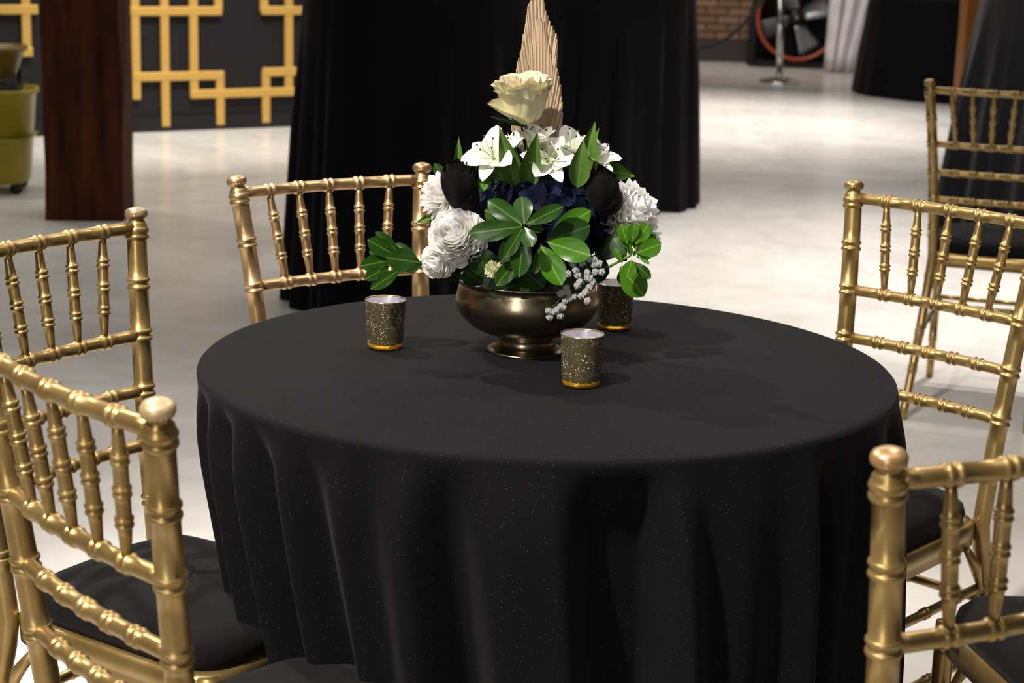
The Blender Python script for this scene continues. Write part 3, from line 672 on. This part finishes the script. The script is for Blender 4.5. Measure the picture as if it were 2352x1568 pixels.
LV = 'broad green leaf'
def lone(label, *a): sprig('green_leaf', label, 'leaf', (a[0], a[1], a[2]), [a])
lone('broad pale green pointed leaf standing upright left of the spotted centre lily', 1184, 424, HA-.03, 1152, 308, HA-.075, 'lw', 1.15)
lone('broad pale green pointed leaf leaning right in front of the spotted centre lily', 1212, 424, HA-.03, 1231, 322, HA-.08, 'lw', 1.2)
lone('slim pale green leaf curving up at the top left of the flowers', 1054, 396, HA, 1053, 319, HA-.01, 'lw', .9)
lone('small narrow leaf beside the baby\'s breath at top left', 1081, 382, HA-.02, 1071, 346, HA-.02, 'l', .8)
lone('wide mid green upright leaf between the white lilies at top right', 1332, 422, HA-.03, 1364, 292, HA-.06, 'lw', 1.35)
lone('medium green leaf in front of the wide upright leaf at top right', 1326, 430, HA-.05, 1340, 325, HA-.07, 'l', 1.4)
lone('short bright leaf pointing up and right beside the rightmost lily', 1352, 345, HA-.03, 1376, 294, HA-.03, 'l', .9)
lone('bright green pointed leaf reaching right above the right white mum', 1376, 388, HA-.01, 1458, 404, HA-.02, 'lb', 1.15)
lone('small bright leaf under the right pointing leaf above the mum', 1388, 396, HA-.01, 1426, 418, HA-.02, 'lb', .9)
lone('broad green leaf curling left between the black flower and the left lily', 1176, 410, HA-.03, 1080, 365, HA-.035, 'lw', 1.3)
lone('vivid green leaf tucked under the left lily beside the black flower', 1122, 398, HA-.03, 1096, 447, HA-.05, 'lb', 1.2)
lone('broad leaf sweeping left from the upright leaf over the navy petals', 1340, 372, HA-.03, 1270, 366, HA-.04, 'lw', 1.0)
lone('rounded dark green leaf behind the upper left white mum', 1024, 415, HA+.03, 999, 378, HA+.02, 'p', 1.1)
lone('small grey green leaf poking left below the upper left mum', 1002, 492, HA, 953, 513, HA-.01, 'l', .9)
lone('upright dark green leaf below the large white mum above the bowl rim', 1118, 640, HF+.03, 1100, 572, HF+.025, 'pd', 1.6)
lone('dark leaf lying over the bowl rim under the small cream flower', 1205, 655, HF+.05, 1120, 662, HF+.04, 'pd', 1.3)
lone('dark leaf folded over the bowl rim left of centre', 1110, 650, HF+.06, 1066, 622, HF+.05, 'pd', 1.6)
lone('dark glossy leaf drooping over the middle of the bowl rim', 1230, 640, HF+.05, 1200, 683, HF+.03, 'pd', 1.1)
lone('dark leaf above the bowl rim behind the baby\'s breath', 1290, 640, HF+.05, 1350, 650, HF+.04, 'pd', 1.3)
lone('dark leaf in the shadow between rosette and bowl rim', 1180, 600, HF+.05, 1250, 660, HF+.04, 'pd', 1.3)
lone('dark leaf in the gap between navy petals and the right sprig', 1370, 600, HF+.07, 1412, 545, HF+.07, 'pd', 1.5)
lone('dark leaf above the baby\'s breath cluster under the navy petals', 1320, 610, HF+.065, 1400, 625, HF+.06, 'pd', 1.5)
lone('dark leaf behind the left sprig under the large white mum', 1060, 640, BY-.06, 1010, 610, BY-.07, 'pd', 1.5)

# ---------------------------------------------------------------- composite flowers
def frame_to(axis):
    z = Vector(axis).normalized(); a = Vector((1, 0, 0)) if abs(z.x) < .8 else Vector((0, 1, 0)); x = a.cross(z).normalized(); y = z.cross(x)
    return Matrix(((x.x, y.x, z.x, 0), (x.y, y.y, z.y, 0), (x.z, y.z, z.z, 0), (0, 0, 0, 1)))
mum_me = blade_mesh('petal', MUM, spoon, .17, .9, -.16, 7, 4)
mumw_me = blade_mesh('petal', MUM, spoon, .30, .5, -.22, 8, 5, wave=.05)
cream_me = blade_mesh('petal', CREAM, spoon, .13, .9, -.1, 5, 2)
alst_me = blade_mesh('petal', ALST, rnd_p, .30, .25, .22, 9, 6, wave=.1)
alst2_me = blade_mesh('petal', ALST2, rnd_p, .36, .3, .25, 9, 6, wave=.12)
def mum(c, r, axis, n, label, me, lo=0, hi=105, ws=1.0, seed=1, cat='flower', name='chrysanthemum', ln=.62):
    t = empty(name, at(*c), 0, label, cat); F = frame_to(axis); rr = random.Random(seed)
    for i in range(n):
        u = (i+.5)/n; th = R(lo+(hi-lo)*math.sqrt(u)); ph = i*2.39996+rr.random()*.25
        d = Vector((math.sin(th)*math.cos(ph), math.sin(th)*math.sin(ph), math.cos(th)))
        # petals rise from the heart, bending to follow the dome
        tip = d*r*(.86+.14*rr.random()); base = Vector((d.x, d.y, d.z*.6-.25))*r*(1-ln)
        nrm = (Vector((0, 0, 1))*.9+d*.2) if th > .5 else Vector((math.cos(ph), math.sin(ph), .2))
        nrm = Vector((-d.x*math.cos(th)*1, -d.y*math.cos(th), math.sin(th)))+d*.05
        M = F @ orient(base, tip, nrm, ws*(.85+.3*rr.random())); link('petal', me, t, M)
    b = MB(); b.sphere((0, 0, 0), r*.35, 12, 8); b.build('flower_heart', MUM, t)
    return t
mum((1052, 545, HF+.045), .0425, (-.25, -.85, .5), 150, 'large full white chrysanthemum at front left above the bowl rim', mumw_me, 0, 110, 1.15, 2)
mum((1008, 600, HF+.045), .026, (-.45, -.8, -.2), 46, 'smaller white flower hanging at the lower left under the large chrysanthemum', mumw_me, 0, 100, 1.5, 5)
mum((1022, 452, BY-.03), .037, (-.55, -.45, .55), 130, 'spiky white chrysanthemum at upper left, half behind the black flower', mum_me, 0, 110, 1.0, 3)
mum((1432, 492, BY-.02), .050, (.55, -.6, .5), 160, 'wide white chrysanthemum at the right side beside the black flower', mum_me, 0, 110, 1.15, 4)
mum((1473, 548, BY+.0), .030, (.8, -.3, -.1), 60, 'white spiky flower tip peeking behind the bright right leaf sprig', mum_me, 0, 95, 1.0, 14)
mum((1134, 619, HF+.012), .0135, (-.2, -.9, .3), 60, 'tiny cream button flower just above the bowl rim', cream_me, 0, 100, 1.0, 6)
# navy hydrangea: florets of four round petals over a dome
def hydrangea():
    t = empty('hydrangea', at(1258, 490, BY-.005), 0, 'dense navy blue hydrangea filling the centre of the arrangement', 'flower'); rr = random.Random(21); mes = []
    for m in (NAVY, NAVYB, NAVY):
        b = MB(); pm = blade_mesh('tmp', m, rnd_p, .46, .25, .12, 6, 4, wave=.12)
        for k in range(4):
            M = Matrix.Rotation(k*math.pi/2+.1, 4, 'Z') @ Matrix.Rotation(R(14+8*(k % 2)), 4, 'X')
            b.add([M @ v.co for v in pm.vertices], [tuple(p.vertices) for p in pm.polygons])
        b.sphere((0, 0, .03), .07, 8, 5); mes.append(b.mesh('floret', m)); bpy.data.meshes.remove(pm)
    n = 150
    for i in range(n):
        z = 1-1.75*(i+.5)/n; ph = i*2.39996; s = math.sqrt(max(0, 1-z*z)); d = Vector((s*math.cos(ph), s*math.sin(ph), z))
        if d.y > .45: continue
        k = .92+.14*rr.random(); p = Vector((d.x*.084, d.y*.088, d.z*.064))*k
        F = frame_to(d+Vector((rr.random()-.5, rr.random()-.5, rr.random()-.5))*.55); sc_ = .019+.006*rr.random()
        link('floret', rr.choice(mes), t, Matrix.Translation(p) @ F @ Matrix.Rotation(rr.random()*6, 4, 'Z') @ Matrix.Scale(sc_, 4))
    b = MB(); b.sphere((0, 0, 0), .050, 20, 12); b.build('flower_core', NAVY, t)
hydrangea()
def cup_flower(name, c, axis, r, h, layers, label, mats, seed, PE=.5, ruffle=.03):
    """overlapping cupped petals wound round an axis, each a curved sheet"""
    t = empty(name, at(*c), 0, label, 'flower'); F = frame_to(axis); rr = random.Random(seed)
    for li, (cnt, r0, r1, hh, span, lip) in enumerate(layers):
        for k in range(cnt):
            a0 = 2*math.pi*k/cnt+li*.9+rr.random()*.3; vs = []; fs = []; nu, nv = 12, 12
            for i in range(nv+1):
                v = i/nv
                for j in range(nu+1):
                    u = 2*j/nu-1; a = a0+u*span*(.35+.65*math.sin(math.pi*min(1, v*.62+.12)))
                    prof = r0+(r1-r0)*math.sin(v*math.pi*.5)**PE
                    edge = v**6; rad = prof*(1-.10*u*u*v)+lip*edge*(1-.3*u*u)+.002*math.sin(7*u+3*k)*v
                    hz = hh*(v*(1-.14*u*u*v))-lip*.45*edge-h*.0 + r*ruffle*math.sin(5*u+k*2+li)*v**4
                    rad *= (1+.04*math.sin(li*3+k)); vs.append(Vector((rad*math.cos(a), rad*math.sin(a), hz)))
            for i in range(nv):
                for j in range(nu): q = i*(nu+1)+j; fs.append((q, q+1, q+nu+2, q+nu+1))
            b = MB(); b.add([F @ v for v in vs], fs); b.build('petal', mats[min(li, len(mats)-1)], t)
    return t
# rose: inner whorls to outer guard petals
# petal materials read local y, so give the rose plain cream tones
ROSE_O = noise_mix(mat('rose_outer', (.7, .66, .40), .55, 0, .3, Subsurface_Weight=.15, Subsurface_Scale=.01), (.62, .57, .34), (.72, .67, .45), 40, 2)
ROSE_I = noise_mix(mat('rose_inner', (.8, .7, .52), .55, 0, .3, Subsurface_Weight=.15, Subsurface_Scale=.01), (.68, .56, .38), (.76, .68, .52), 60, 2)
rose = cup_flower('rose', (1207, 277, BY-.055), (-.10, -.20, 1), .036, .06,
    [(3, .002, .006, .056, 1.2, .001), (4, .004, .012, .059, 1.0, .002), (5, .007, .018, .060, .9, .004), (5, .012, .025, .060, .85, .006), (5, .014, .0300, .058, .95, .005), (4, .012, .0315, .056, 1.0, .007), (3, .010, .032, .050, 1.15, .008)],
    'single cream white rose standing above the bouquet before the dried palm', [ROSE_I, ROSE_I, ROSE_I, ROSE_O, ROSE_O, ROSE_O, ROSE_O], 7)
ro = rose.location.copy()
def sheet(parent, name, m, base, tip, nrm, half, cup, curl, ws=1.0, wf=rnd_p):
    link(name, blade_mesh(name, m, wf, half, cup, curl, 12, 8, wave=.08), parent, orient(base-ro, tip-ro, nrm, ws))
sheet(rose, 'petal', ROSE_O, at(1212, 286, BY-.06), at(1112, 248, BY-.085), (.35, -.5, .8), .26, .9, -.12)
sheet(rose, 'sepal', LEAFD, at(1212, 288, BY-.06), at(1128, 272, BY-.08), (0, -1, -.3), .07, .2, .12, 1, lance)
sheet(rose, 'sepal', LEAFD, at(1205, 292, BY-.06), at(1180, 270, BY-.09), (0, -1, .3), .10, .2, .2, 1, lance)
b = MB(); b.tube([at(1207, 284, BY-.054)-ro, at(1213, 330, BY-.03)-ro, at(1215, 420, BY)-ro], .0026, 8); b.build('stem', STEM, rose)
# black silk flowers
for c, ax, lab, sd, s in (((1062, 474, HF+.052), (-.18, -.25, 1), 'black silk bud shaped flower at upper left above the large white chrysanthemum', 31, 1.05), ((1392, 486, HF+.062), (-.22, -.2, 1), 'black silk flower at the right between navy hydrangea and white chrysanthemum', 35, 1.0)):
    f = cup_flower('black_flower', c, ax, .03, .05, [(3, .002, .008, .062, 1.3, -.002), (3, .004, .014, .060, 1.25, -.004), (3, .006, .020, .055, 1.25, -.005), (4, .008, .0245, .046, 1.2, -.003)], lab, [BLKP], sd)
    b = MB(); b.sphere((0, 0, .016), .022, 14, 8); b.build('calyx', BLKP, f)
# alstroemeria lilies
ANTH = mat('dark_anther', (.03, .01, .03), .6); FIL = mat('filament', (.6, .6, .45), .5)
def lily(c, axis, r, label, seed, opening=50):
    t = empty('alstroemeria', at(*c), 0, label, 'flower'); F = frame_to(axis); rr = random.Random(seed); off = rr.random()*6
    for k in range(6):
        a = off+k*math.pi/3; th = R(opening+(8 if k % 2 else -4)+rr.random()*8); d = Vector((math.sin(th)*math.cos(a), math.sin(th)*math.sin(a), math.cos(th)))
        n = Vector((-math.cos(th)*math.cos(a), -math.cos(th)*math.sin(a), math.sin(th)))
        link('petal', alst_me if k % 2 else alst2_me, t, F @ orient(d*r*.05, d*r*(.95+.15*rr.random()), n, .95 if k % 2 else 1.15))
    for k in range(5):
        a = off+k*1.25; d = Vector((.28*math.cos(a), .28*math.sin(a), .75+.1*rr.random()))*r
        b = MB(); b.tube([F @ Vector((0, 0, 0)), F @ (d*.6+Vector((0, 0, .1*r))), F @ d], .0005, 5); b.sphere(F @ d, .0014, 7, 5, 1); b.build('stamen', [FIL, ANTH], t)
    p0 = t.location; b = MB(); q = at(1215, 430, BY)-p0; b.tube([Vector((0, 0, 0)), q*.5+Vector((0, .0, -.004)), q], [.0035, .002, .002], 7); b.build('stem', STEM, t)
lily((1136, 366, HA-.035), (-.35, -.6, .65), .042, 'white spotted lily at upper left between baby\'s breath and pale leaf', 1, 52)
lily((1256, 372, HA-.035), (.1, -.8, .5), .038, 'white lily with dark spots at the centre under the palm tip', 2, 48)
lily((1232, 345, HA-.025), (.05, -.25, 1), .037, 'white lily with upright narrow petals directly below the rose', 3, 24)
lily((1313, 352, HA-.02), (.1, -.35, .9), .037, 'white striped lily right of the dried palm', 4, 44)
lily((1362, 370, HA-.03), (.45, -.4, .75), .034, 'rightmost white lily beside the wide upright leaf', 5, 42)
lily((1180, 342, HA+.01), (-.3, -.3, .9), .026, 'small half hidden white lily bloom behind the left pale leaf', 6, 34)

lone('slim leaf standing behind the left lily', 1136, 380, HA+.02, 1122, 312, HA+.02, 'l', 1.0)
lone('green leaf between the centre lily and the wide upright leaf', 1296, 415, HA-.01, 1290, 350, HA-.01, 'lw', 1.0)
lone('green leaf lying low between navy petals and right lily', 1370, 425, HA-.02, 1395, 350, HA-.02, 'lw', 1.0)
# dried palm spear: narrow pleats rising from a central rib to a toothed outline
def palm():
    Yp = BY+.005; t = empty('palm_spear', at(1238, 400, Yp), 0, 'tall dried beige palm spear with toothed edges rising behind the rose', 'dried palm'); org = t.location.copy(); rr = random.Random(2)
    left = [(1175, 291), (1178, 262), (1181, 235), (1184, 205), (1187, 178), (1186, 150), (1190, 138), (1196, 118), (1199, 104), (1201, 86), (1205, 68), (1208, 48), (1211, 34), (1213, 20), (1218, 5), (1224, -12), (1230, -30)]
    right = [(1278, 378), (1283, 350), (1286, 325), (1288, 300), (1289, 275), (1290, 250), (1289, 222), (1287, 200), (1283, 175), (1280, 160), (1277, 148), (1277, 128), (1278, 108), (1278, 86), (1272, 68), (1264, 52), (1255, 34), (1247, 20), (1246, 0), (1243, -18), (1237, -36)]
    def strip(b0, tip, wd, dy, bow):
        vs = []; n = 9; a = at(b0[0], b0[1], Yp+dy)-org; e = at(tip[0], tip[1], Yp+dy-.002)-org; ax = (e-a).normalized(); sd = Vector((1, 0, 0)); sd = (sd-ax*sd.dot(ax)).normalized()
        for i in range(n+1):
            u = i/n; c = a.lerp(e, u)+sd*bow*math.sin(u*math.pi); w_ = wd*(.55+.45*math.sin(min(1, u*1.4+.1)*math.pi*.5))*(1 if u < .93 else .45)
            ph = .0022*(.5+.5*u)
            vs += [c-sd*w_, c+Vector((0, -ph, 0)), c+sd*w_, c+Vector((0, .0006, 0))]
        fs = []
        for i in range(n):
            for k in range(4): q = i*4; fs.append((q+k, q+(k+1) % 4, q+4+(k+1) % 4, q+4+k))
        fs += [(0, 1, 2, 3)[::-1], tuple(n*4+k for k in range(4))]
        b = MB(); b.add(vs, fs); b.build('pleat', PALM, t, False)
    def samp(poly, u):
        x = u*(len(poly)-1); i = min(int(x), len(poly)-2); f = x-i; return (poly[i][0]*(1-f)+poly[i+1][0]*f, poly[i][1]*(1-f)+poly[i+1][1]*f)
    n = 34
    for i in range(n):
        for poly, sgn in ((left, -1), (right, 1)):
            tp = samp(poly, i/(n-1)); cx = 1238-(.02*(400-tp[1])) * 0
            L = 150+rr.random()*30; by = min(405, tp[1]+L); k = .25 if sgn > 0 else .3
            bx = cx+(tp[0]-cx)*k if by < 400 else cx+(tp[0]-cx)*.15
            if sgn > 0 and tp[1] > 230: bx = 1262+(405-by)*.02; by = min(400, tp[1]+95)
            if sgn < 0 and tp[1] > 200: bx = 1203; by = 345+rr.random()*8
            jit = rr.random()*9-5; strip((bx, by), (tp[0]+rr.random()*2, tp[1]+jit), .0024, (.0016*(i % 3)+.004*sgn*0+.0002*i), .0015*sgn)
    # centre pleats
    for i in range(15):
        x = 1213+i*4.0; strip((1228+i*2.2, 390), (x, 35+abs(i-7)**1.7*4.0+rr.random()*10), .0026, .004+.0008*(i % 2), 0)
    b = MB(); b.tube([at(1238, 395, Yp+.003)-org, at(1238, 430, Yp)-org, at(1225, 560, BY)-org], [.003, .003, .003], 8); b.build('stem', PALM, t)
palm()

# ---------------------------------------------------------------- baby's breath
def gyps(label, pts, root_pt, seed):
    t = empty('baby_breath_spray', at(*root_pt), 0, label, 'flower'); org = t.location.copy(); rr = random.Random(seed)
    mes = []
    for q in range(3):
        b = MB()
        for k in range(11):
            z = 1-2*(k+.5)/11; a = k*2.4+q; s = math.sqrt(1-z*z); b.sphere((s*math.cos(a)*.6, s*math.sin(a)*.6, z*.6), .42+.12*rr.random(), 6, 4)
        mes.append(b.mesh('floret', GYP))
    st = MB()
    for (x, y, Y, r) in pts:
        p = at(x, y, Y)-org; link('floret', rr.choice(mes), t, Matrix.Translation(p) @ Matrix.Rotation(rr.random()*6, 4, 'Z') @ Matrix.Scale(r, 4))
        st.tube([p, p*.45+Vector((0, .006, -.003)), Vector((0, 0, 0))], .0004, 4)
    st.build('stem', STEM, t)
GPTS = [(500, 150), (560, 165), (560, 212), (610, 205), (345, 205), (435, 195), (290, 310), (390, 322), (370, 270), (490, 300), (570, 290), (640, 290), (410, 392), (490, 350), (545, 400), (510, 447), (385, 430), (520, 360), (470, 500), (430, 532), (490, 587)]
G2 = [(275, 455), (292, 500), (210, 512), (262, 585), (310, 560), (352, 545), (240, 500), (215, 640), (240, 655), (180, 680), (148, 702), (88, 690), (100, 757), (210, 745)]
gyps('cluster of white baby\'s breath hanging over the right side of the bowl rim', [(1240+x/4.48, 560+y/4.48, HF+.005+.0+(y-150)*-.00002, .0050) for x, y in GPTS], (1345, 590, HF+.05), 1)
gyps('lower trailing baby\'s breath in front of the bronze bowl', [(1240+x/4.48, 560+y/4.48, BY-.112, .0048) for x, y in G2], (1345, 625, BY-.07), 2)
gyps('few tiny baby\'s breath buds at the top left beside the left lily', [(1067, 365, HA-.02, .005), (1076, 378, HA-.02, .004), (1099, 358, HA-.02, .0065), (1063, 376, HA-.02, .003)], (1090, 400, HA-.01), 3)
